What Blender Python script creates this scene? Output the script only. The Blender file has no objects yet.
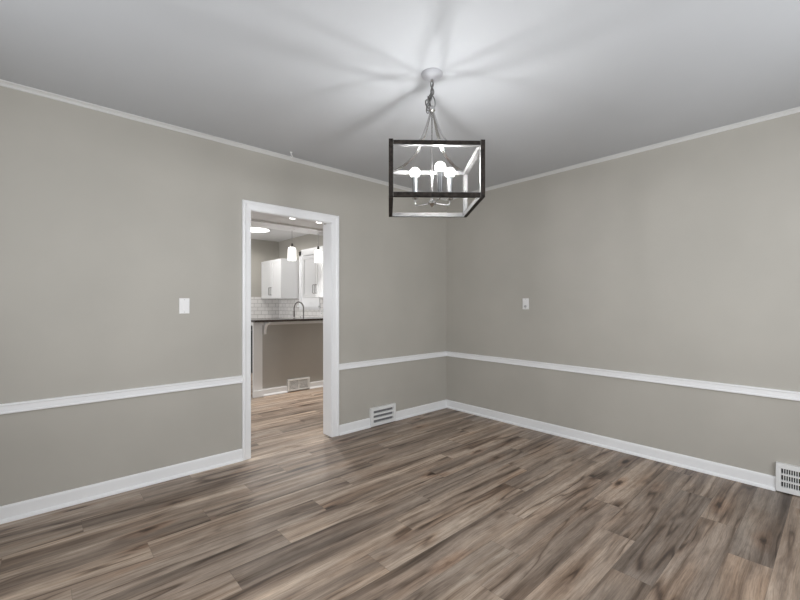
import bpy, bmesh, math, random
from mathutils import Vector, Matrix
PI = math.pi
sc = bpy.context.scene
COL = sc.collection

# ---------------------------------------------------------------- camera, world, exposure
CAM = (-3.767, -3.3115, 1.28)
YAW = 0.8362
cd = bpy.data.cameras.new('camera'); cam = bpy.data.objects.new('camera', cd); COL.objects.link(cam)
cam.location = CAM; cam.rotation_euler = (PI/2, 0, YAW - PI/2)
cd.sensor_width = 36; cd.lens = 36*401.35/800; cd.shift_y = 3.92/800; cd.clip_start = 0.02
sc.camera = cam
w = bpy.data.worlds.new('world'); sc.world = w; w.use_nodes = True
w.node_tree.nodes['Background'].inputs[0].default_value = (0.62, 0.74, 0.9, 1)
w.node_tree.nodes['Background'].inputs[1].default_value = 0.6
vs = sc.view_settings
vs.view_transform = 'Standard'; vs.look = 'None'; vs.gamma = 1; vs.use_curve_mapping = False
vs.exposure = 0.0

def area(name, loc, rot, sx, sy, power, col=(1, 1, 1), spread=None):
    l = bpy.data.lights.new(name, 'AREA'); l.shape = 'RECTANGLE'; l.size = sx; l.size_y = sy
    l.energy = power; l.color = col
    if spread: l.spread = spread
    o = bpy.data.objects.new(name, l); COL.objects.link(o); o.location = loc; o.rotation_euler = rot
    return o
# daylight entering by the two windows of the dining room (behind the camera) and fill from added, unseen kitchen and passage side windows
area('daylight_south_window', (-1.9, -4.16, 1.40), (PI/2, 0, 0), 2.2, 1.5, 50, (0.95, 0.975, 1.0))
area('daylight_west_window', (-4.56, -1.9, 1.45), (PI/2+.12, 0, -PI/2), 1.8, 1.4, 34, (0.95, 0.975, 1.0))
area('kitchen_fill_light', (-4.16, 3.1, 1.52), (PI/2-.3, 0, -PI/2), 1.6, 1.2, 42, (0.97, 0.98, 1.0))  # fill through an unseen side window put in to light the kitchen
area('passage_fill_light', (-4.16, 1.1, 1.45), (PI/2-.5, 0, -PI/2), 1.2, 1.3, 3, (0.97, 0.98, 1.0))  # fill through an invented window, added to brighten the bar front

# ---------------------------------------------------------------- materials
def mat(name, col, rough=0.5, metal=0.0, emit=0.0, ecol=None, spec=0.5, trans=0.0):
    m = bpy.data.materials.new(name); m.use_nodes = True
    b = m.node_tree.nodes['Principled BSDF']
    b.inputs['Base Color'].default_value = (*col, 1); b.inputs['Roughness'].default_value = rough
    b.inputs['Metallic'].default_value = metal; b.inputs['Specular IOR Level'].default_value = spec
    if trans: b.inputs['Transmission Weight'].default_value = trans
    if emit:
        b.inputs['Emission Color'].default_value = (*(ecol or (1, 1, 1)), 1)
        b.inputs['Emission Strength'].default_value = emit
    return m
def nd(m, t, **k):
    n = m.node_tree.nodes.new(t)
    for a, v in k.items(): setattr(n, a, v)
    return n
def lk(m, a, b): m.node_tree.links.new(a, b)
def paint(name, col, rough=0.6, var=0.04, bump=0.06, scale=220, spec=0.3):
    m = mat(name, col, rough, spec=spec); b = m.node_tree.nodes['Principled BSDF']
    tc = nd(m, 'ShaderNodeTexCoord')
    n1 = nd(m, 'ShaderNodeTexNoise'); n1.inputs['Scale'].default_value = 1.7; n1.inputs['Detail'].default_value = 3
    lk(m, tc.outputs['Object'], n1.inputs['Vector'])
    r = nd(m, 'ShaderNodeValToRGB'); c0 = [c*(1-var) for c in col]; c1 = [min(1, c*(1+var)) for c in col]
    r.color_ramp.elements[0].color = (*c0, 1); r.color_ramp.elements[1].color = (*c1, 1)
    r.color_ramp.elements[0].position = .3; r.color_ramp.elements[1].position = .7
    lk(m, n1.outputs['Fac'], r.inputs['Fac']); lk(m, r.outputs['Color'], b.inputs['Base Color'])
    n2 = nd(m, 'ShaderNodeTexNoise'); n2.inputs['Scale'].default_value = scale; n2.inputs['Detail'].default_value = 2
    lk(m, tc.outputs['Object'], n2.inputs['Vector'])
    bp = nd(m, 'ShaderNodeBump'); bp.inputs['Strength'].default_value = bump; bp.inputs['Distance'].default_value = .002
    lk(m, n2.outputs['Fac'], bp.inputs['Height']); lk(m, bp.outputs['Normal'], b.inputs['Normal'])
    return m

M = {}
M['wall'] = paint('greige_wall_paint', (0.455, 0.432, 0.388), 0.55)
M['bar'] = paint('bar_wall_paint', (0.48, 0.46, 0.43), 0.55)
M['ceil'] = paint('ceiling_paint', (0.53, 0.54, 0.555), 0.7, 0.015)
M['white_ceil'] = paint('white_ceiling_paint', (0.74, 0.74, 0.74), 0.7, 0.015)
M['trim'] = paint('white_trim_paint', (0.86, 0.86, 0.865), 0.32, 0.015, 0.02, 60, 0.5)
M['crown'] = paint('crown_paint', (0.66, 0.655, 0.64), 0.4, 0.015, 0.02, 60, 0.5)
M['cab'] = paint('white_cabinet_paint', (0.80, 0.80, 0.80), 0.3, 0.01, 0.01, 60, 0.5)
M['plate'] = mat('white_plastic', (0.82, 0.81, 0.80), 0.35)
M['plate_grey'] = mat('grey_plastic', (0.42, 0.42, 0.42), 0.4)
M['vent'] = mat('white_enamel', (0.80, 0.80, 0.79), 0.35)
M['duct'] = mat('dark_duct', (0.05, 0.05, 0.052), 0.7)
M['duct_grey'] = mat('grey_duct', (0.17, 0.17, 0.175), 0.6)
M['nickel'] = mat('brushed_nickel', (0.50, 0.49, 0.48), 0.25, 1.0)
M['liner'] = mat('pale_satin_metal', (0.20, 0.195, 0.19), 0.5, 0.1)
M['chrome'] = mat('chrome', (0.25, 0.25, 0.255), 0.35, 1.0)
M['steel'] = mat('dark_steel', (0.20, 0.19, 0.18), 0.35, 1.0)
M['canopy'] = mat('satin_canopy', (0.40, 0.40, 0.42), 0.45, 0.2)
M['filament'] = mat('led_filament', (1, 1, 1), 0.4, emit=780, ecol=(0.97, 0.985, 1.0))
M['links'] = mat('aged_nickel', (0.20, 0.195, 0.19), 0.3, 1.0)
def bulb_glass():
    m = bpy.data.materials.new('glowing_bulb_glass'); m.use_nodes = True; nt = m.node_tree; nt.nodes.clear()
    o = nt.nodes.new('ShaderNodeOutputMaterial'); a = nt.nodes.new('ShaderNodeAddShader')
    t = nt.nodes.new('ShaderNodeBsdfTransparent'); e = nt.nodes.new('ShaderNodeEmission')
    t.inputs[0].default_value = (.9, .9, .9, 1); e.inputs[0].default_value = (1, .99, .97, 1); e.inputs[1].default_value = 2.2
    nt.links.new(t.outputs[0], a.inputs[0]); nt.links.new(e.outputs[0], a.inputs[1]); nt.links.new(a.outputs[0], o.inputs[0])
    return m
M['bulb'] = bulb_glass()
M['shade'] = mat('lit_white_glass', (0.95, 0.95, 0.93), 0.3, emit=2.2, ecol=(1.0, 0.98, 0.94))
M['led'] = mat('led_diffuser', (1, 1, 1), 0.4, emit=4, ecol=(1.0, 0.99, 0.96))
M['spot'] = mat('spot_lens', (1, 1, 1), 0.4, emit=9, ecol=(1.0, 0.99, 0.96))
M['black'] = mat('black_appliance', (0.012, 0.012, 0.013), 0.3)
M['glass'] = mat('window_glass', (1, 1, 1), 0.02, trans=1.0)

def wood_dark():
    m = mat('dark_wood', (0.05, 0.04, 0.032), 0.75, spec=.2); b = m.node_tree.nodes['Principled BSDF']
    tc = nd(m, 'ShaderNodeTexCoord'); n = nd(m, 'ShaderNodeTexNoise')
    n.inputs['Scale'].default_value = 60; n.inputs['Detail'].default_value = 5
    lk(m, tc.outputs['Object'], n.inputs['Vector'])
    r = nd(m, 'ShaderNodeValToRGB'); r.color_ramp.elements[0].color = (0.010, 0.008, 0.007, 1)
    r.color_ramp.elements[1].color = (0.040, 0.032, 0.027, 1)
    r.color_ramp.elements[0].position = .35; r.color_ramp.elements[1].position = .7
    lk(m, n.outputs['Fac'], r.inputs['Fac']); lk(m, r.outputs['Color'], b.inputs['Base Color'])
    return m
M['wood'] = wood_dark()

def stone():
    m = mat('dark_stone', (0.03, 0.025, 0.022), 0.13, spec=.5); b = m.node_tree.nodes['Principled BSDF']
    tc = nd(m, 'ShaderNodeTexCoord'); n = nd(m, 'ShaderNodeTexVoronoi'); n.inputs['Scale'].default_value = 90
    lk(m, tc.outputs['Object'], n.inputs['Vector'])
    r = nd(m, 'ShaderNodeValToRGB'); r.color_ramp.elements[0].color = (0.05, 0.035, 0.03, 1)
    r.color_ramp.elements[1].color = (0.012, 0.011, 0.011, 1)
    lk(m, n.outputs['Distance'], r.inputs['Fac']); lk(m, r.outputs['Color'], b.inputs['Base Color'])
    return m
M['stone'] = stone()

def tile(axis):
    m = mat('subway_tile_'+axis, (0.8, 0.79, 0.77), 0.2); b = m.node_tree.nodes['Principled BSDF']
    tc = nd(m, 'ShaderNodeTexCoord'); sp = nd(m, 'ShaderNodeSeparateXYZ'); cb = nd(m, 'ShaderNodeCombineXYZ')
    lk(m, tc.outputs['Object'], sp.inputs[0])
    lk(m, sp.outputs['X' if axis == 'x' else 'Y'], cb.inputs['X']); lk(m, sp.outputs['Z'], cb.inputs['Y'])
    br = nd(m, 'ShaderNodeTexBrick'); br.inputs['Scale'].default_value = 1
    br.inputs['Brick Width'].default_value = .152; br.inputs['Row Height'].default_value = .076
    br.inputs['Mortar Size'].default_value = .004; br.inputs['Mortar Smooth'].default_value = .3
    br.inputs['Color1'].default_value = (0.80, 0.78, 0.76, 1); br.inputs['Color2'].default_value = (0.74, 0.72, 0.70, 1)
    br.inputs['Mortar'].default_value = (0.42, 0.40, 0.38, 1)
    lk(m, cb.outputs[0], br.inputs['Vector']); lk(m, br.outputs['Color'], b.inputs['Base Color'])
    return m
M['tile_x'] = tile('x'); M['tile_y'] = tile('y')

FG = 1.18
def floor_mat():
    m = mat('grey_brown_plank_floor', (0.3, 0.25, 0.2), 0.4); b = m.node_tree.nodes['Principled BSDF']
    nt = m.node_tree
    def math_(op, a, bb=None, c=None):
        n = nd(m, 'ShaderNodeMath', operation=op)
        for i, v in enumerate((a, bb, c)):
            if v is None: continue
            if isinstance(v, (int, float)): n.inputs[i].default_value = v
            else: lk(m, v, n.inputs[i])
        return n.outputs[0]
    def vec(x=0, y=0, z=0):
        n = nd(m, 'ShaderNodeCombineXYZ')
        for i, v in enumerate((x, y, z)):
            if isinstance(v, (int, float)): n.inputs[i].default_value = v
            else: lk(m, v, n.inputs[i])
        return n.outputs[0]
    def noise(v, scale, detail=3, rough=.5, dist=0):
        n = nd(m, 'ShaderNodeTexNoise'); n.inputs['Scale'].default_value = scale
        n.inputs['Detail'].default_value = detail; n.inputs['Roughness'].default_value = rough
        n.inputs['Distortion'].default_value = dist; lk(m, v, n.inputs['Vector']); return n.outputs['Fac']
    def ramp(f, stops):
        r = nd(m, 'ShaderNodeValToRGB'); e = r.color_ramp.elements
        e[0].position, e[0].color = stops[0][0], (*stops[0][1], 1)
        e[1].position, e[1].color = stops[-1][0], (*stops[-1][1], 1)
        for p, c in stops[1:-1]:
            q = e.new(p); q.color = (*c, 1)
        lk(m, f, r.inputs['Fac']); return r.outputs['Color']
    def mix(f, a, c, mode='MIX'):
        n = nd(m, 'ShaderNodeMix', data_type='RGBA', blend_type=mode)
        if isinstance(f, (int, float)): n.inputs[0].default_value = f
        else: lk(m, f, n.inputs[0])
        for i, v in ((6, a), (7, c)):
            if isinstance(v, tuple): n.inputs[i].default_value = (*v, 1)
            else: lk(m, v, n.inputs[i])
        return n.outputs[2]
    tc = nd(m, 'ShaderNodeTexCoord'); sp = nd(m, 'ShaderNodeSeparateXYZ'); lk(m, tc.outputs['Object'], sp.inputs[0])
    X, Y = sp.outputs['X'], sp.outputs['Y']
    W_, L_ = 0.175, 1.22
    yr = math_('DIVIDE', math_('ADD', Y, 2.73), W_); row = math_('FLOOR', yr)
    xr = math_('DIVIDE', math_('SUBTRACT', math_('ADD', X, 1.70), math_('MULTIPLY', row, .325)), L_)
    idx = math_('FLOOR', xr)
    wp = nd(m, 'ShaderNodeTexWhiteNoise', noise_dimensions='2D'); lk(m, vec(math_('ADD', row, .5), math_('ADD', idx, .5)), wp.inputs['Vector'])
    rnd = wp.outputs['Value']; spc = nd(m, 'ShaderNodeSeparateColor'); lk(m, wp.outputs['Color'], spc.inputs[0])
    r2, r3 = spc.outputs[1], spc.outputs[2]
    # the two noticeably darker boards by the right wall
    dk1 = math_('MULTIPLY', math_('COMPARE', row, 0, .4), math_('COMPARE', idx, 0, .4))
    dk2 = math_('MULTIPLY', math_('COMPARE', row, -2, .4), math_('COMPARE', idx, 1, .4))
    dkb = math_('MAXIMUM', dk1, dk2)
    fy = math_('FRACT', yr); fx = math_('FRACT', xr)
    ex = math_('MULTIPLY', math_('MINIMUM', fx, math_('SUBTRACT', 1, fx)), L_)
    ey = math_('MULTIPLY', math_('MINIMUM', fy, math_('SUBTRACT', 1, fy)), W_)
    edge = math_('MINIMUM', ex, ey)
    seam = math_('LESS_THAN', edge, 0.0013)
    # coordinates of the printed wood pattern, shifted per plank
    ox = math_('ADD', X, math_('MULTIPLY', rnd, 37)); oy = math_('ADD', Y, math_('MULTIPLY', r2, 53))
    oz = math_('MULTIPLY', r3, 11)
    wv = noise(vec(math_('MULTIPLY', ox, 1.6), math_('MULTIPLY', oy, 4.0), oz), 1.0, 2, .45)
    wy = math_('ADD', oy, math_('MULTIPLY', math_('SUBTRACT', wv, .5), 0.045))
    broad = noise(vec(math_('MULTIPLY', ox, .55), math_('MULTIPLY', wy, 10), oz), 1.0, 3, .5)
    streak = noise(vec(math_('MULTIPLY', ox, .9), math_('MULTIPLY', wy, 34), oz), 1.0, 4, .6)
    fine = noise(vec(math_('MULTIPLY', ox, 10), math_('MULTIPLY', wy, 210), oz), 1.0, 3, .65)
    blot = noise(vec(math_('MULTIPLY', ox, 5), math_('MULTIPLY', wy, 16), math_('ADD', oz, 7)), 1.0, 4, .65)
    tint = noise(vec(math_('MULTIPLY', ox, 1.6), math_('MULTIPLY', wy, 8), math_('ADD', oz, 5)), 1.0, 2, .5)
    base = ramp(broad, [(.28, (0.125, 0.097, 0.078)), (.42, (0.240, 0.193, 0.158)), (.55, (0.345, 0.283, 0.235)), (.68, (0.44, 0.372, 0.312))])
    wf = nd(m, 'ShaderNodeMapRange'); wf.inputs['From Min'].default_value = .5; wf.inputs['From Max'].default_value = .68
    lk(m, tint, wf.inputs['Value'])
    warm = mix(math_('MULTIPLY', wf.outputs[0], .7), base, mix(1.0, base, (1.0, .915, .84), 'MULTIPLY'))
    c = mix(1.0, warm, ramp(streak, [(.30, (0.50, 0.45, 0.41)), (.42, (0.82, 0.79, 0.76)), (.52, (1, 1, 1)), (.7, (1.14, 1.14, 1.13))]), 'MULTIPLY')
    c = mix(1.0, c, ramp(blot, [(.30, (0.80, 0.78, 0.76)), (.5, (1, 1, 1)), (.7, (1.12, 1.12, 1.11))]), 'MULTIPLY')
    c = mix(.8, c, ramp(fine, [(.32, (0.66, 0.65, 0.64)), (.6, (1.13, 1.13, 1.13))]), 'MULTIPLY')
    # winding dark cracks with soft margins, broken up along their length
    def crack(c, sx, sy, dz, w_, m0, m1, k):
        ck = noise(vec(math_('MULTIPLY', ox, sx), math_('MULTIPLY', wy, sy), math_('ADD', oz, dz)), 1.0, 2, .45)
        cl = math_('ABSOLUTE', math_('SUBTRACT', ck, .5))
        cm = noise(vec(math_('MULTIPLY', ox, 2.0), math_('MULTIPLY', oy, 5), math_('ADD', oz, dz+3)), 1.0, 2)
        cr_ = ramp(cl, [(0.0, (0.16, 0.12, 0.10)), (w_*.4, (0.30, 0.24, 0.205)), (w_, (0.70, .64, .59)), (w_*2.8, (1, 1, 1)), (1, (1, 1, 1))])
        mk = ramp(cm, [(m0, (0, 0, 0)), (m1, (k, k, k))])
        return mix(mk, c, mix(1.0, c, cr_, 'MULTIPLY'))
    c = crack(c, .55, 6.5, 9, .018, .45, .57, .85)
    c = crack(c, .8, 9, 21, .014, .50, .62, .7)
    # knots: a small dark eye in a reddish halo with a tail along the grain
    vo = nd(m, 'ShaderNodeTexVoronoi', feature='F1'); vo.inputs['Scale'].default_value = 1.0; vo.inputs['Randomness'].default_value = .8
    lk(m, vec(math_('MULTIPLY', ox, 2.0), math_('MULTIPLY', oy, 6.0), oz), vo.inputs['Vector'])
    kd = math_('ADD', vo.outputs['Distance'], math_('MULTIPLY', math_('SUBTRACT', blot, .5), .30))
    kn = ramp(kd, [(.03, (0.13, 0.09, 0.07)), (.085, (0.34, 0.27, 0.225)), (.14, (0.86, 0.76, 0.69)), (.22, (1.06, .98, .93)), (.34, (1, 1, 1)), (1, (1, 1, 1))])
    vs_ = nd(m, 'ShaderNodeSeparateColor'); lk(m, vo.outputs['Color'], vs_.inputs[0])
    c = mix(math_('GREATER_THAN', vs_.outputs[0], .50), c, mix(1.0, c, kn, 'MULTIPLY'))
    # tone of the board
    tone = ramp(rnd, [(0.0, (0.78, 0.79, 0.80)), (.2, (0.90, 0.90, 0.905)), (.5, (1, 1, 1)), (1.0, (1.16, 1.15, 1.13))])
    c = mix(1.0, c, tone, 'MULTIPLY')
    c = mix(dkb, c, mix(1.0, c, (0.52, 0.53, 0.55), 'MULTIPLY'))
    c = mix(math_('MULTIPLY', seam, .35), c, (0.05, 0.04, 0.033))
    c = mix(1.0, c, (FG, FG*.97, FG*.935), 'MULTIPLY')
    lk(m, c, b.inputs['Base Color'])
    rg = nd(m, 'ShaderNodeMapRange'); rg.inputs['To Min'].default_value = .38; rg.inputs['To Max'].default_value = .52
    lk(m, fine, rg.inputs['Value']); lk(m, rg.outputs[0], b.inputs['Roughness'])
    bp = nd(m, 'ShaderNodeBump'); bp.inputs['Strength'].default_value = .25; bp.inputs['Distance'].default_value = .001
    hh = math_('SUBTRACT', fine, math_('MULTIPLY', seam, 1.5))
    lk(m, hh, bp.inputs['Height']); lk(m, bp.outputs['Normal'], b.inputs['Normal'])
    return m
M['floor'] = floor_mat()

# ---------------------------------------------------------------- mesh helpers
class MB:
    def __init__(s): s.v = []; s.f = []; s.sm = []
    def raw(s, vs, fs, smooth=False):
        o = len(s.v); s.v += [tuple(v) for v in vs]
        for f in fs: s.f.append([i+o for i in f]); s.sm.append(smooth)
        return s
    def box(s, x0, x1, y0, y1, z0, z1, bev=0.0):
        x0, x1 = min(x0, x1), max(x0, x1); y0, y1 = min(y0, y1), max(y0, y1); z0, z1 = min(z0, z1), max(z0, z1)
        if bev > 0:
            bm = bmesh.new(); bmesh.ops.create_cube(bm, size=1)
            for v in bm.verts:
                v.co = Vector(((x0+x1)/2 + v.co.x*(x1-x0), (y0+y1)/2 + v.co.y*(y1-y0), (z0+z1)/2 + v.co.z*(z1-z0)))
            bmesh.ops.bevel(bm, geom=bm.edges[:], offset=bev, segments=2, affect='EDGES', profile=.6)
            bm.verts.index_update()
            s.raw([v.co for v in bm.verts], [[v.index for v in f.verts] for f in bm.faces]); bm.free(); return s
        vs = [(x0,y0,z0),(x1,y0,z0),(x1,y1,z0),(x0,y1,z0),(x0,y0,z1),(x1,y0,z1),(x1,y1,z1),(x0,y1,z1)]
        return s.raw(vs, [(0,3,2,1),(4,5,6,7),(0,1,5,4),(1,2,6,5),(2,3,7,6),(3,0,4,7)])
    def prism(s, prof, a, b, axis='x', flip=False):
        """prof: (out, z) polygon; extruded along axis; out is away from the wall (negative of the other axis)"""
        n = len(prof); vs = []
        for t in (a, b):
            for o, z in prof: vs.append((t, o, z) if axis == 'x' else (o, t, z))
        fs = [list(range(n)), list(range(2*n-1, n-1, -1))]
        for i in range(n): fs.append([i, i+n, (i+1) % n+n, (i+1) % n])
        return s.raw(vs, fs)
    def lathe(s, prof, c=(0, 0, 0), seg=24, smooth=True, axis=None):
        """prof: (r, z) list"""
        vs = []; fs = []
        for r, z in prof:
            for k in range(seg):
                a = 2*PI*k/seg; vs.append(Vector((r*math.cos(a), r*math.sin(a), z)))
        for i in range(len(prof)-1):
            for k in range(seg):
                k2 = (k+1) % seg
                fs.append([i*seg+k, i*seg+k2, (i+1)*seg+k2, (i+1)*seg+k])
        fs.append([k for k in range(seg)][::-1]); fs.append([(len(prof)-1)*seg+k for k in range(seg)])
        q = Vector((0, 0, 1)).rotation_difference(Vector(axis)) if axis else None
        vs = [(q @ v if q else v) + Vector(c) for v in vs]
        return s.raw(vs, fs, smooth)
    def tube(s, pts, r, seg=10, caps=True, closed=False):
        pts = [Vector(p) for p in pts]; n = len(pts); vs = []; fs = []
        up = None
        for i, p in enumerate(pts):
            if closed: t = (pts[(i+1) % n]-pts[i-1]).normalized()
            else: t = (pts[min(i+1, n-1)]-pts[max(i-1, 0)]).normalized()
            if up is None:
                up = t.cross(Vector((0, 0, 1)))
                if up.length < .1: up = t.cross(Vector((1, 0, 0)))
                up.normalize()
            up = (up - t*up.dot(t)).normalized(); bi = t.cross(up)
            rr = r[i] if isinstance(r, (list, tuple)) else r
            for k in range(seg):
                a = 2*PI*k/seg; vs.append(p + up*rr*math.cos(a) + bi*rr*math.sin(a))
        m_ = n if closed else n-1
        for i in range(m_):
            j = (i+1) % n
            for k in range(seg):
                k2 = (k+1) % seg; fs.append([i*seg+k, i*seg+k2, j*seg+k2, j*seg+k])
        if caps and not closed:
            fs.append([k for k in range(seg)][::-1]); fs.append([(n-1)*seg+k for k in range(seg)])
        return s.raw(vs, fs, True)
    def build(s, name, m, parent=None, kind=None, label=None, cat=None, group=None):
        me = bpy.data.meshes.new(name); me.from_pydata(s.v, [], s.f); me.update()
        bm = bmesh.new(); bm.from_mesh(me); bmesh.ops.recalc_face_normals(bm, faces=bm.faces[:]); bm.to_mesh(me); bm.free()
        me.polygons.foreach_set('use_smooth', s.sm)
        me.materials.append(m)
        if any(s.sm):
            try: me.set_sharp_from_angle(angle=math.radians(40))
            except Exception: pass
        o = bpy.data.objects.new(name, me); COL.objects.link(o)
        if parent: o.parent = parent
        if kind: o['kind'] = kind
        if label: o['label'] = label
        if cat: o['category'] = cat
        if group: o['group'] = group
        return o
def thing(name, label, cat, loc=(0, 0, 0), rz=0, group=None):
    o = bpy.data.objects.new(name, None); COL.objects.link(o); o.empty_display_size = .1
    o.location = loc; o.rotation_euler = (0, 0, rz); o['label'] = label; o['category'] = cat
    if group: o['group'] = group
    return o
def dup(root, loc, label):
    r = root.copy(); COL.objects.link(r); r.location = loc; r['label'] = label
    for ch in list(root.children):
        c = ch.copy(); COL.objects.link(c); c.parent = r
        for g in ch.children:
            d = g.copy(); COL.objects.link(d); d.parent = c
    return r
def catmull(P, n=8):
    P = [Vector(p) for p in P]; out = []
    Q = [2*P[0]-P[1]] + P + [2*P[-1]-P[-2]]
    for i in range(1, len(Q)-2):
        for k in range(n):
            t = k/n; a, b, c, d = Q[i-1:i+3]
            out.append(.5*((2*b)+(c-a)*t+(2*a-5*b+4*c-d)*t*t+(3*b-a-3*c+d)*t**3))
    out.append(P[-1]); return out

# ---------------------------------------------------------------- room shell
H = 2.584
XW, YS = -4.6, -4.2          # west and south walls of the dining room
YK = 4.66                    # rear wall of the kitchen
XK = -4.2                    # west wall of the kitchen
DX0, DX1, DH = -2.452, -1.668, 2.060   # doorway
T = 0.13
S = 'structure'
MB().box(XW-.1, .1, YS-.1, YK+.1, -.1, 0).build('floor', M['floor'], kind=S)
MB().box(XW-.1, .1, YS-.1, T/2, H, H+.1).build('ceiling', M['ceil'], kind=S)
MB().box(XW-.1, .1, T/2, YK+.1, H, H+.1).build('ceiling_kitchen', M['white_ceil'], kind=S)
MB().box(XW, DX0, 0, T, 0, H).box(DX1, 0, 0, T, 0, H).box(DX0, DX1, 0, .045, DH, H).box(DX0, DX1, .045, T, DH+.07, H).build('wall_left', M['wall'], kind=S)
MB().box(0, .12, YS, YK, 0, H).build('wall_right', M['wall'], kind=S)
def holed2(p0, p1):
    m = MB()
    for (u0, u1, v0, v1) in ((T, .5, 0, H), (1.7, 2.2, 0, H), (3.9, YK, 0, H), (.5, 1.7, 0, .8), (.5, 1.7, 2.1, H), (2.2, 3.9, 0, .9), (2.2, 3.9, 2.15, H)): m.box(p0, p1, u0, u1, v0, v1)
    return m
def holed(a0, a1, h0, h1, z0, z1, p0, p1, ax):
    m = MB()
    for (u0, u1, v0, v1) in ((a0, h0, 0, H), (h1, a1, 0, H), (h0, h1, 0, z0), (h0, h1, z1, H)):
        if ax == 'x': m.box(u0, u1, p0, p1, v0, v1)
        else: m.box(p0, p1, u0, u1, v0, v1)
    return m
holed(XW-.12, .12, -3.0, -.8, .65, 2.15, YS-.12, YS, 'x').build('wall_rear', M['wall'], kind=S)
holed(YS, T, -2.8, -1.0, .75, 2.15, XW-.12, XW, 'y').build('wall_side', M['wall'], kind=S)
MB().box(XK, 0, YK, YK+.12, 0, H).build('wall_kitchen_rear', M['wall'], kind=S)
holed2(XK-.12, XK).build('wall_kitchen_side', M['wall'], kind=S)

def window(n, a0, a1, z0, z1, p, ax, inward):
    """frame and panes in the opening; p = plane of the inner wall face, inward = sign into the room"""
    fr = MB(); q0, q1 = p-inward*.10, p-inward*.03
    def bb(m, u0, u1, w0, w1, d0, d1):
        m.box(u0, u1, d0, d1, w0, w1) if ax == 'x' else m.box(d0, d1, u0, u1, w0, w1)
    for (u0, u1, w0, w1) in ((a0, a0+.05, z0, z1), (a1-.05, a1, z0, z1), (a0, a1, z0, z0+.05), (a0, a1, z1-.05, z1), ((a0+a1)/2-.03, (a0+a1)/2+.03, z0, z1)):
        bb(fr, u0, u1, w0, w1, q0, q1)
    # casing on the room side
    c0, c1 = p+inward*.0005, p+inward*.02
    for (u0, u1, w0, w1) in ((a0-.07, a0, z0-.07, z1+.07), (a1, a1+.07, z0-.07, z1+.07), (a0, a1, z1, z1+.07), (a0, a1, z0-.07, z0)):
        bb(fr, u0, u1, w0, w1, c0, c1)
    o = fr.build('window_%d' % n, M['trim'], kind=S)
    return o
window(1, -3.0, -.8, .65, 2.15, YS, 'x', 1)
window(2, -2.8, -1.0, .75, 2.15, XW, 'y', 1)
window(3, 2.2, 3.9, .9, 2.15, XK, 'y', 1)  # unseen window, added as the opening for the kitchen fill
window(5, .5, 1.7, .8, 2.1, XK, 'y', 1)  # unseen window, invented to let the passage fill in

# passage: lowered ceiling and header over the bar
MB().box(XK, 0, T, 2.07, 2.432, H).build('ceiling_passage', M['white_ceil'], kind=S)
MB().box(XK, 0, 2.07, 2.45, 2.405, H).build('trim_9', M['trim'], kind=S)

# crown moulding
cr = [(0, H), (-.030, H), (-.030, H-.006), (-.021, H-.010), (-.012, H-.018), (-.008, H-.026), (0, H-.028)]
MB().prism(cr, XW, 0, 'x').build('trim_1', M['crown'], kind=S)
MB().prism(cr, YS, 0, 'y').build('trim_2', M['crown'], kind=S)
# chair rail
ra = [(0, .694), (-.017, .694), (-.020, .690), (-.020, .683), (-.015, .679), (-.015, .649), (-.019, .645), (-.019, .637), (-.015, .634), (0, .634)]
CX0, CX1 = DX0-.072, DX1+.080      # outer edges of the door casing
MB().prism(ra, XW, CX0, 'x').build('trim_3', M['trim'], kind=S)
MB().prism(ra, CX1, 0, 'x').build('trim_4', M['trim'], kind=S)
MB().prism(ra, YS, 0, 'y').build('trim_5', M['trim'], kind=S)
# baseboard with shoe
ba = [(0, .095), (-.008, .095), (-.013, .088), (-.014, .080), (-.014, .022), (-.022, .018), (-.026, .010), (-.027, 0), (0, 0)]
MB().prism(ba, XW, CX0, 'x').build('baseboard_left', M['trim'], kind=S)
MB().prism(ba, CX1, -1.205, 'x').prism(ba, -.862, 0, 'x').build('baseboard_far', M['trim'], kind=S)
MB().prism(ba, -2.996, 0, 'y').prism(ba, YS, -3.358, 'y').build('baseboard_right', M['trim'], kind=S)
# door casing + jamb
dc = MB()
def casing_v(x_in, x_out):
    s_ = 1 if x_out > x_in else -1; wv = abs(x_out-x_in)
    pr = [(0, 0), (0, -.010), (.004, -.013), (wv*.55, -.016), (wv*.72, -.021), (wv-.004, -.021), (wv, -.017), (wv, 0)]
    n = len(pr); vs = []
    for zt in (0, 1):
        for a, o in pr:
            vs.append((x_in+s_*a, o, 0 if zt == 0 else DH+ (a if True else 0)))
    fs = [list(range(n)), list(range(2*n-1, n-1, -1))]+[[i, (i+1) % n, (i+1) % n+n, i+n] for i in range(n)]
    dc.raw(vs, fs)
casing_v(DX0, CX0); casing_v(DX1, CX1)
wv = .074
pr = [(0, 0), (0, -.010), (.004, -.013), (wv*.55, -.016), (wv*.72, -.021), (wv-.004, -.021), (wv, -.017), (wv, 0)]
n = len(pr); vs = [(DX0-a*.072/.074, o, DH+a) for a, o in pr]+[(DX1+a*.080/.074, o, DH+a) for a, o in pr]
dc.raw(vs, [list(range(n)), list(range(2*n-1, n-1, -1))]+[[i, i+n, (i+1) % n+n, (i+1) % n] for i in range(n)])
JT = .004
dc.box(DX0-.001, DX0+JT, 0, T+.004, 0, DH).box(DX1-JT, DX1+.001, 0, T+.004, 0, DH).box(DX0, DX1, 0, .045, DH-JT, DH+.001)
# casing on the passage side
dc.box(CX0, DX0, T, T+.018, 0, DH+.07).box(DX1, CX1, T, T+.018, 0, DH+.07).box(CX0, CX1, T, T+.018, DH+.07, DH+.12)
dc.build('door_1', M['trim'], kind=S)
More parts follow.
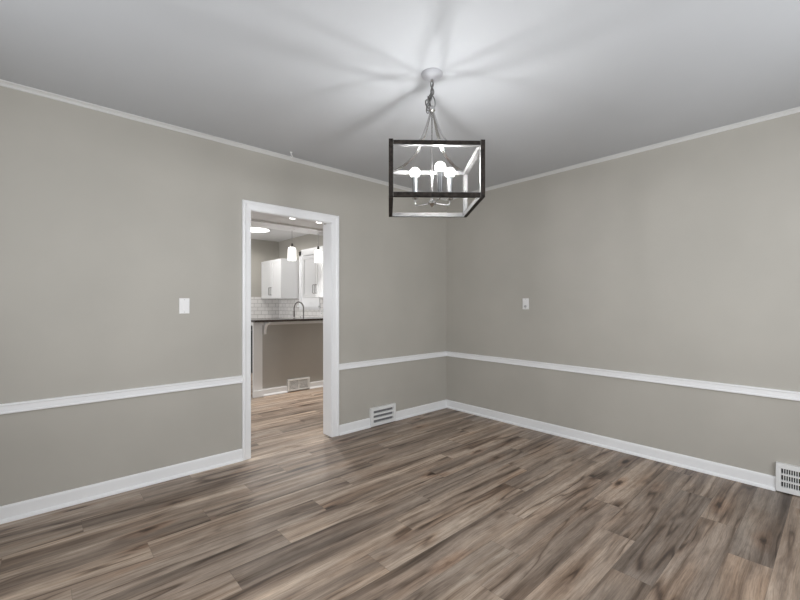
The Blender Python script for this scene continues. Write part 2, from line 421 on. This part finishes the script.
# passage and kitchen baseboards
MB().prism([(-o+T, z) for o, z in ba], XW, CX0, 'x').prism([(-o+T, z) for o, z in ba], CX1, 0, 'x').build('baseboard_passage', M['trim'], kind=S)
MB().prism([(o, z) for o, z in ba], T+.03, 2.06, 'y').build('baseboard_passage_right', M['trim'], kind=S)

# ---------------------------------------------------------------- bar (half wall, post, counter)
BY = 2.105
MB().box(-1.459, 0, BY, BY+.12, 0, 1.033).build('wall_bar', M['bar'], kind=S)
bb_ = [(BY+o, z) for o, z in ba]
MB().prism(bb_, -1.452, -1.086, 'x').prism(bb_, -.726, -.001, 'x').build('baseboard_bar', M['trim'], kind=S)
MB().box(-1.452, 0, BY-.012, BY, .985, 1.033).build('trim_6', M['trim'], kind=S)
post = thing('bar_post', 'white boxed post carrying the free end of the dark bar counter', 'post', (-1.518, BY+.055, 0))
MB().box(-.065, .065, -.068, -.042, .0, 1.033, .002).build('front_board', M['trim'], post)
MB().box(-.006, .057, -.0418, .064, .0, 1.033, .002).build('core', M['trim'], post)
MB().box(-.069, .069, -.078, -.0682, 0, .088, .002).build('plinth', M['trim'], post)
cb = thing('bar_bracket', 'small white curved bracket under the bar counter beside the post', 'bracket', (-1.420, BY-.012, 1.033))
prf = [(0, 0), (-.165, 0), (-.165, -.018)]
for k in range(11):
    a = PI/2*k/10; prf.append((-.165+.145*math.sin(a), -.018-.125*(1-math.cos(a))))
prf += [(-.020, -.165), (0, -.165)]
MB().prism(prf, -.016, .016, 'x').build('curved_brace', M['trim'], cb)
MB().box(-.019, .019, -.010, 0, -.175, 0, .001).build('back_plate', M['trim'], cb)
MB().box(-1.64, -.001, BY-.19, BY+.40, 1.0335, 1.064, .003).build('bar_counter', M['stone'], label='long dark stone bar counter on the half wall seen through the doorway', cat='counter')

# ---------------------------------------------------------------- kitchen
bk = MB().box(-3.2, -.009, YK-.009, YK-.001, .922, 1.42).build('rear_backsplash', M['tile_x'], label='white subway tile backsplash on the rear kitchen wall', cat='backsplash')
MB().box(-.009, -.001, 2.3, YK-.010, .922, 1.385).build('side_backsplash', M['tile_y'], label='white subway tile backsplash around the kitchen sink and window', cat='backsplash')

def wall_cabinet(label, y0, y1, z0, z1, dep, handle_y=None, crown=0):
    t = thing('wall_cabinet', label, 'cabinet', (0, (y0+y1)/2, z0))
    L = y1-y0; h = z1-z0
    MB().box(-dep+.02, -.002, -L/2, L/2, 0, h, .0015).build('body', M['cab'], t)
    if crown:
        MB().box(-dep-.012, -.002, -L/2-.0, L/2+.012, h, h+crown, .006).build('crown', M['cab'], t)
    for k in (0, 1):
        a = -L/2+.004+k*L/2; b = a+L/2-.008
        d = MB(); x0, x1 = -dep-.001, -dep+.018; st = .058
        d.box(x0, x1, a, a+st, .004, h-.004, .0015).box(x0, x1, b-st, b, .004, h-.004, .0015)
        d.box(x0, x1, a+st, b-st, .004, .004+st, .0015).box(x0, x1, a+st, b-st, h-.004-st, h-.004, .0015)
        d.box(x0+.010, x1, a+st, b-st, .004+st, h-.004-st)
        dr = d.build('door', M['cab'], t)
        hy = (b-.03) if k == 0 else (a+.03)
        MB().tube([(x0, hy, .07), (x0-.028, hy, .07), (x0-.030, hy, .075), (x0-.030, hy, .205), (x0-.028, hy, .21), (x0, hy, .21)], .0055, 8).build('handle', M['steel'], dr)
    return t
wall_cabinet('white two-door upper cabinet in the far kitchen corner, left of the window', 3.766, 4.655, 1.385, 2.138, .38)
wall_cabinet('white two-door upper cabinet right of the kitchen window, behind the right pendant', 2.056, 2.96, 1.385, 2.10, .38, crown=.11)

# kitchen window over the sink (casing, sill, bright curtain-white sash)
kw = MB(); xo = -.0015
Y0, Y1, Z0, Z1 = 2.985, 3.74, 1.25, 2.29
kw.box(-.022, xo, Y0, Y0+.08, Z0, Z1).box(-.022, xo, Y1-.09, Y1, Z0, Z1).box(-.022, xo, Y0, Y1, Z1-.09, Z1)
kw.box(-.060, xo, Y0-.02, Y1+.015, Z0-.025, Z0).box(-.018, xo, Y0, Y1, Z0-.075, Z0-.025)
k4 = kw.build('window_4', M['trim'], kind=S)
MB().box(-.014, xo, Y0+.08, Y1-.09, Z0, Z1-.09).build('shutter_panel', M['trim'], k4)

# base units
def base_run(name, label, x0, x1, y0, y1, face):
    t = thing(name, label, 'cabinet', ((x0+x1)/2, (y0+y1)/2, 0))
    w2, d2 = (x1-x0)/2, (y1-y0)/2
    MB().box(-w2, w2, -d2, d2, .1, .88).build('body', M['cab'], t)
    MB().box(-w2+(.06 if face == 'x' else 0), w2, -d2+(.06 if face == 'y' else 0), d2, 0, .1).build('toe_kick', M['cab'], t)
    nn = max(2, round(((y1-y0) if face == 'x' else (x1-x0))/.45))
    for k in range(nn):
        if face == 'x':
            a = -d2+(2*d2)*k/nn+.004; b = -d2+2*d2*(k+1)/nn-.004
            dr = MB().box(-w2-.018, -w2, a, b, .11, .86, .003).build('door', M['cab'], t)
            MB().tube([(-w2-.018, b-.04, .65), (-w2-.045, b-.04, .65), (-w2-.045, b-.04, .80), (-w2-.018, b-.04, .80)], .005, 8).build('handle', M['steel'], dr)
        else:
            a = -w2+(2*w2)*k/nn+.004; b = -w2+2*w2*(k+1)/nn-.004
            dr = MB().box(a, b, -d2-.018, -d2, .11, .86, .003).build('door', M['cab'], t)
            MB().tube([(b-.04, -d2-.018, .65), (b-.04, -d2-.045, .65), (b-.04, -d2-.045, .80), (b-.04, -d2-.018, .80)], .005, 8).build('handle', M['steel'], dr)
    return t
base_run('base_cabinet', 'white kitchen base cabinets under the sink worktop', -.60, -.012, 2.55, 4.0, 'x')
MB().box(-.64, -.010, 2.53, YK-.010, .882, .920, .003).build('sink_worktop', M['plate'], label='pale kitchen worktop along the window wall holding the faucet', cat='worktop')
dw = thing('dishwasher', 'black dishwasher against the rear kitchen wall, glimpsed beside the bar post', 'dishwasher', (-.97, 4.34, 0))
MB().box(-.30, .30, -.30, .305, .03, .87).build('body', M['black'], dw)
dd = MB().box(-.297, .297, -.335, -.302, .10, .865, .004).build('door', M['black'], dw)
MB().tube([(-.24, -.335, .80), (-.24, -.37, .80), (.24, -.37, .80), (.24, -.335, .80)], .009, 8).build('handle', M['steel'], dd)
MB().box(-.29, .29, -.27, -.25, 0, .10).build('toe_kick', M['black'], dw)
MB().box(-2.2, -.645, 3.99, YK-.010, .882, .920, .003).build('rear_worktop', M['plate'], label='pale worktop over the dishwasher on the rear kitchen wall', cat='worktop')

# faucet
ft = thing('faucet', 'tall gooseneck kitchen faucet standing under the kitchen window', 'faucet', (-.15, 3.33, .920))
MB().lathe([(.028, 0), (.028, .008), (.018, .014), (.016, .10), (.013, .105)], seg=20).build('base', M['steel'], ft)
dxy = Vector((-.25, -.117, 0)); L = dxy.length; dxy.normalize()
pts = [Vector((0, 0, .10)), Vector((0, 0, .25))]
for k in range(13):
    a = PI-PI*k/12; pts.append(dxy*(L/2+L/2*math.cos(a)) + Vector((0, 0, .27+.125*math.sin(a))))
pts.append(dxy*L+Vector((0, 0, .22)))
MB().tube(pts, .0115, 10).build('spout', M['steel'], ft)
MB().tube([dxy*L+Vector((0, 0, .235)), dxy*L+Vector((0, 0, .13))], .0165, 12).build('spray_head', M['steel'], ft)
MB().tube([Vector((0, 0, .07)), Vector((.0, .055, .085)), Vector((-.02, .10, .13))], .007, 8).build('lever', M['steel'], ft)

def outlet(name, label, cat, loc, ax, wid=.07, hei=.115, kind='outlet', cov=None):
    t = thing(name, label, cat, loc, 0 if ax == 'y' else -PI/2)
    # local: faces -y
    MB().box(-wid/2, wid/2, -.006, 0, -hei/2, hei/2, .002).build('cover_plate', M['plate'], t)
    return t
# dining room switch (left wall)
sw = outlet('light_switch', 'white rocker light switch on the wall left of the doorway', 'light switch', (-2.952, -.0005, 1.265), 'y')
MB().box(-.018, .018, -.0085, -.006, -.035, .035, .001).build('rocker_surround', M['plate'], sw)
rk = MB().raw([(-.015, -.0086, -.031), (.015, -.0086, -.031), (.015, -.0086, .031), (-.015, -.0086, .031),
               (-.015, -.0135, -.031), (.015, -.0135, -.031), (.015, -.0095, .031), (-.015, -.0095, .031)],
              [(0, 1, 2, 3), (4, 5, 6, 7), (0, 1, 5, 4), (1, 2, 6, 5), (2, 3, 7, 6), (3, 0, 4, 7)]).build('rocker', M['plate'], sw)
for dz in (-.046, .046):
    MB().lathe([(.003, 0), (.003, .0012), (.001, .0016)], (0, -.006, dz), 10, axis=(0, -1, 0)).build('screw', M['plate_grey'], sw)
# right wall plate with a small knob
s2 = outlet('wall_dimmer', 'white wall plate with a small grey knob on the right wall above the chair rail', 'dimmer switch', (-.0005, -1.092, 1.281), 'x')
MB().lathe([(.013, 0), (.012, .010), (.010, .012)], (0, -.006, -.027), 20, axis=(0, -1, 0)).build('knob', M['plate_grey'], s2)
for dz in (-.048, .048):
    MB().lathe([(.003, 0), (.003, .0012), (.001, .0016)], (0, -.006, dz), 10, axis=(0, -1, 0)).build('screw', M['plate_grey'], s2)
# kitchen plates
k1 = outlet('wall_outlet', 'white outlet plate on the tiles below the right upper cabinet', 'outlet', (-.0095, 2.93, 1.13), 'x')
for dz in (-.02, .02):
    MB().box(-.012, .012, -.0075, -.006, dz-.012, dz+.012, .001).build('socket', M['plate_grey'], k1)
k2 = outlet('wall_switch', 'small white plate on the rear kitchen wall just above the tiles', 'light switch', (-.64, YK-.0005, 1.50), 'y')
MB().box(-.012, .012, -.010, -.006, -.03, .03, .001).build('rocker', M['plate'], k2)

# ---------------------------------------------------------------- wall registers
def register(label, loc, rz, W, Hh, cols, rows, bars, duct, border=(.032, .034), group=None):
    """local: faces -y, from x=-W/2..W/2, z=0..Hh"""
    t = thing('floor_register', label, 'vent register', loc, rz)
    lh = .0085 if bars else (.019 if rows == 3 else .010)
    D0, D1 = -.030, -.0005
    bx_, bz = border
    fr = MB()
    fr.box(-W/2, W/2, D0, D1, 0, bz, .002).box(-W/2, W/2, D0, D1, Hh-bz, Hh, .002)
    fr.box(-W/2, -W/2+bx_, D0, D1, bz, Hh-bz).box(W/2-bx_, W/2, D0, D1, bz, Hh-bz)
    fr.build('frame', M['vent'], t)
    MB().box(-W/2+bx_, W/2-bx_, -.006, D1, bz, Hh-bz).build('duct_opening', duct, t)
    iw = W-2*bx_; ih = Hh-2*bz
    for k in range(1, cols):
        x = -iw/2+iw*k/cols
        MB().box(x-.005, x+.005, D0+.002, -.006, bz, Hh-bz).build('mullion', M['vent'], t)
    for k in range(1, rows):
        z = bz+k*(ih-(rows-1)*lh)/rows+(k-.5)*lh
        th = lh/2
        MB().raw([(-iw/2, D0+.003, z-th), (iw/2, D0+.003, z-th), (iw/2, D0+.003, z-th+lh), (-iw/2, D0+.003, z-th+lh),
                  (-iw/2, -.008, z-th+.003), (iw/2, -.008, z-th+.003), (iw/2, -.008, z+th+.001), (-iw/2, -.008, z+th+.001)],
                 [(0, 1, 2, 3), (4, 5, 6, 7), (0, 1, 5, 4), (1, 2, 6, 5), (2, 3, 7, 6), (3, 0, 4, 7)]).build('louver', M['vent'], t)
    if bars:
        for k in range(1, bars):
            x = -iw/2+iw*k/bars
            MB().box(x-.0020, x+.0020, D0+.006, -.008, bz, Hh-bz).build('bar', M['vent'], t)
    return t
register('white floor-level register with horizontal louvers on the wall right of the doorway', (-1.0335, 0, .004), 0, .340, .192, 1, 3, 0, M['duct_grey'])
register('white register with a fine barred grille at the right edge, on the right wall baseboard', (0, -3.177, .008), -PI/2, .358, .190, 1, 3, 26, M['duct'], (.026, .032))
register('small pale register in the bar wall baseboard, seen through the doorway', (-.906, BY, .012), 0, .356, .170, 2, 7, 0, M['duct_grey'], (.026, .026))

# ---------------------------------------------------------------- ceiling hook
hk = thing('ceiling_hook', 'tiny white hook on the ceiling near the crown moulding left of the chandelier', 'hook', (-2.15, -.125, H))
MB().lathe([(.011, 0), (.011, -.003), (.005, -.006), (.0035, -.012)], seg=14).build('screw_plate', M['plate'], hk)
MB().tube([(0, 0, -.010), (0, 0, -.018), (.007, 0, -.024), (.013, 0, -.031), (.010, 0, -.040), (0, 0, -.043), (-.009, 0, -.038)], .003, 8).build('hook_curl', M['plate'], hk)

# ---------------------------------------------------------------- passage and kitchen lights
sp = thing('recessed_light', 'left of the two small recessed spotlights in the passage ceiling beyond the doorway', 'ceiling light', (-1.223, 1.646, 2.432), group='recessed spotlights in the passage ceiling')
MB().lathe([(.062, 0), (.062, -.004), (.052, -.006), (.046, -.003)], seg=28).build('rim', M['trim'], sp)
MB().lathe([(.045, -.0032), (.040, -.0045)], seg=28).build('lens', M['spot'], sp)
# the light each fitting throws
def downlight(loc, e, size, col=(1, .99, .97), ang=150):
    l = bpy.data.lights.new('lamp', 'SPOT'); l.energy = e; l.spot_size = math.radians(ang); l.spot_blend = .25
    l.shadow_soft_size = size; l.color = col
    o = bpy.data.objects.new('lamp', l); COL.objects.link(o); o.location = loc
downlight((-1.223, 1.646, 2.42), 118, .05, ang=104); downlight((-.818, 1.645, 2.42), 118, .05, ang=104)
dup(sp, (-.818, 1.645, 2.432), 'right of the two small recessed spotlights in the passage ceiling beyond the doorway')

ld = thing('flush_ceiling_light', 'round flat glowing ceiling light in the kitchen beyond the bar', 'ceiling light', (-.93, 3.60, H))
MB().lathe([(.238, 0), (.238, -.006), (.232, -.008)], seg=48).build('rim', M['trim'], ld)
MB().lathe([(.230, -.0082), (.218, -.012), (.12, -.014)], seg=48).build('diffuser', M['led'], ld)

downlight((-.93, 3.60, H-.03), 46, .2, ang=176)
pn = thing('pendant_lamp', 'left white glass pendant lamp hanging over the bar counter', 'pendant lamp', (-.925, 2.26, 2.405), group='pendant lamps over the bar')
MB().lathe([(.045, 0), (.045, -.006), (.035, -.012), (.008, -.016)], seg=24).build('canopy', M['trim'], pn)
MB().tube([(0, 0, -.02), (0, 0, -.225)], .003, 8).build('stem', M['nickel'], pn)
MB().lathe([(.008, -.215), (.016, -.225), (.020, -.262), (.026, -.272)], seg=20).build('socket_cap', M['steel'], pn)
MB().lathe([(.024, -.270), (.043, -.275), (.054, -.288), (.059, -.315), (.060, -.380), (.062, -.455), (.062, -.468), (.057, -.468), (.052, -.380), (.03, -.290)], seg=32).build('glass_shade', M['shade'], pn)
dup(pn, (-.475, 2.26, 2.405), 'right white glass pendant lamp hanging over the bar counter')

# ---------------------------------------------------------------- chandelier
CZ = H
ch = thing('chandelier', 'dark wood open box cage chandelier with three glowing bulbs hanging from a chain', 'chandelier', (-2.107, -1.744, CZ), math.radians(49.5-90))
def Z(z): return z-CZ
MB().lathe([(.061, 0), (.061, -.006), (.055, -.014), (.040, -.023), (.020, -.029), (.010, -.031)], seg=36).build('canopy', M['canopy'], ch)
MB().lathe([(.008, -.030), (.009, -.040), (.004, -.044)], seg=14).build('canopy_nut', M['nickel'], ch)
# chain: individual links as sub-parts of the chain
hubz = Z(2.385)
links = [(-.058, 5, 0, .015, .008), (-.079, 80, .001, .015, .008), (-.100, 15, .002, .015, .009), (-.124, 60, -.004, .017, .010),
         (-.136, 130, -.010, .015, .010), (-.160, 0, .003, .033, .014),
         (-.146, 80, -.022, .014, .009), (-.166, 10, -.027, .015, .010), (-.188, 80, -.028, .015, .010), (-.207, 20, -.024, .013, .009)]
top = None
def link_mesh(a, b, r):
    pts = []
    for k in range(20):
        t = 2*PI*k/20; x = b*math.cos(t); z = a*math.sin(t)
        pts.append(Vector((x, 0, z+(.004 if math.sin(t) > 0 else -.004)*abs(math.sin(t)))))
    return pts
chain = MB().tube([(0, 0, -.030), (0, 0, -.046)], .0022, 8).build('chain', M['nickel'], ch)
for (z, ang, dx, a, b) in links:
    R = Matrix.Rotation(math.radians(ang), 3, 'Z') @ Matrix.Rotation(math.radians(random.Random(int(-z*1000)).uniform(-8, 8)), 3, 'Y')
    MB().tube([R @ p + Vector((dx, 0, z)) for p in link_mesh(a, b, .002)], .0030, 8, closed=True).build('chain_link', M['links'], chain)
# spare link hanging at the hub's side and supply wire through the chain
MB().tube([Vector((-.020, 0, hubz+.012))+p*1.15 for p in link_mesh(.016, .009, .002)], .0030, 8, closed=True).build('side_loop', M['links'], ch)
wp = catmull([(0, 0, -.035), (.006, .004, -.06), (-.005, -.003, -.085), (.005, .002, -.11), (-.012, 0, -.135), (-.017, .004, -.16), (-.012, .0, -.185), (0, 0, hubz)], 6)
MB().tube(wp, .0016, 6).build('supply_wire', M['steel'], ch)
MB().lathe([(.004, .018), (.016, .012), (.019, .006), (.019, -.010), (.012, -.016), (.006, -.02)], (0, 0, hubz), 24).build('hub', M['nickel'], ch)
# centre rod and lower hub
MB().tube([(0, 0, hubz-.015), (0, 0, Z(1.855))], .0050, 12).build('centre_rod', M['nickel'], ch)
MB().lathe([(.006, .022), (.014, .014), (.024, .008), (.024, -.006), (.014, -.012), (.006, -.018), (.003, -.024)], (0, 0, Z(1.852)), 28).build('lower_hub', M['nickel'], ch)
# four curved upper arms
s = .245; bw = .022; ZT, ZB = Z(2.109), Z(1.824)
prof = [(.008, Z(2.375)), (.022, Z(2.335)), (.045, Z(2.275)), (.075, Z(2.215)), (.105, Z(2.177)), (.15, Z(2.144)), (.21, Z(2.118)), (.27, Z(2.106)), (.325, Z(2.102))]
for k in range(4):
    a = PI/4+k*PI/2
    P = catmull([(r*math.cos(a), r*math.sin(a), z) for r, z in prof], 5)
    sd = Vector((-math.sin(a), math.cos(a), 0)); vs = []; fs = []
    for i, p in enumerate(P):
        t_ = (P[min(i+1, len(P)-1)]-P[max(i-1, 0)]).normalized(); nn = t_.cross(sd).normalized()
        hw = .004+.006*min(1, i/12)
        vs += [p-sd*hw-nn*.002, p+sd*hw-nn*.002, p+sd*hw+nn*.002, p-sd*hw+nn*.002]
    for i in range(len(P)-1):
        for j in range(4): fs.append([i*4+j, i*4+(j+1) % 4, i*4+4+(j+1) % 4, i*4+4+j])
    fs += [[0, 1, 2, 3], [len(vs)-4, len(vs)-3, len(vs)-2, len(vs)-1]]
    MB().raw(vs, fs).build('curved_arm', M['nickel'], ch)
# cage bars: dark wood outside, pale metal strip on the inward sides
def bar(p0, p1, ins):
    """p0,p1 corners of box; ins = list of inward axis directions ('x+', ...)"""
    (x0, y0, z0), (x1, y1, z1) = p0, p1
    o = MB().box(x0, x1, y0, y1, z0, z1, .0012).build('cage_bar', M['wood'], ch)
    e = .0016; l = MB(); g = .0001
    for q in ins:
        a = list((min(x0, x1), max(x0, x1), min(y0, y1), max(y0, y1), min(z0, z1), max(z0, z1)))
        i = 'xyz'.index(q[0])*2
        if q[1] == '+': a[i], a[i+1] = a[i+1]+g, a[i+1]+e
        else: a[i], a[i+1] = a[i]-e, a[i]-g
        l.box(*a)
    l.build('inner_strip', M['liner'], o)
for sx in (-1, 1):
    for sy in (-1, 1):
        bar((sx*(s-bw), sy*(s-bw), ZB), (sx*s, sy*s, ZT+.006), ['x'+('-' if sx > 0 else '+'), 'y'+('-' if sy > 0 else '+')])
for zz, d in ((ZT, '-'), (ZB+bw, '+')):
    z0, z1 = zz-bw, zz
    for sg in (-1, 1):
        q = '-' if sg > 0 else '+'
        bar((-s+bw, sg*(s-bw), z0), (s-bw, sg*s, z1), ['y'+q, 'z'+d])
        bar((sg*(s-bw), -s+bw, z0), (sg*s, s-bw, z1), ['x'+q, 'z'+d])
# three lamp arms with sleeves and bulbs
RB = .113
for ang, dz in ((18, 0), (145, .008), (287, -.018)):
    a = math.radians(ang); c_, s_ = math.cos(a), math.sin(a)
    P = catmull([(.018*c_, .018*s_, Z(1.852)), (.05*c_, .05*s_, Z(1.850)), ((RB-.018)*c_, (RB-.018)*s_, Z(1.850)), ((RB-.004)*c_, (RB-.004)*s_, Z(1.856)), (RB*c_, RB*s_, Z(1.872)), (RB*c_, RB*s_, Z(1.885)+dz)], 5)
    arm = MB().tube(P, .0042, 8).build('lamp_arm', M['nickel'], ch)
    c = (RB*c_, RB*s_, dz)
    MB().lathe([(.006, Z(1.878)), (.017, Z(1.882)), (.020, Z(1.888)), (.014, Z(1.890))], c, 20).build('drip_cup', M['nickel'], arm)
    MB().lathe([(.0155, Z(1.889)), (.0155, Z(1.992)), (.018, Z(2.0)), (.021, Z(2.008)), (.012, Z(2.009))], c, 20).build('sleeve', M['chrome'], arm)
    bp_ = [(.010, Z(2.0092))]
    for k in range(11):
        t = -0.95+(PI/2+.95)*k/10; bp_.append((max(.0008, .031*math.cos(t)), Z(2.036)+.031*math.sin(t)))
    MB().lathe(bp_, c, 24).build('light_bulb', M['bulb'], arm)
    MB().lathe([(.0015, Z(2.020)), (.0095, Z(2.024)), (.0105, Z(2.040)), (.0095, Z(2.050)), (.0015, Z(2.054))], c, 16).build('filament', M['filament'], arm)
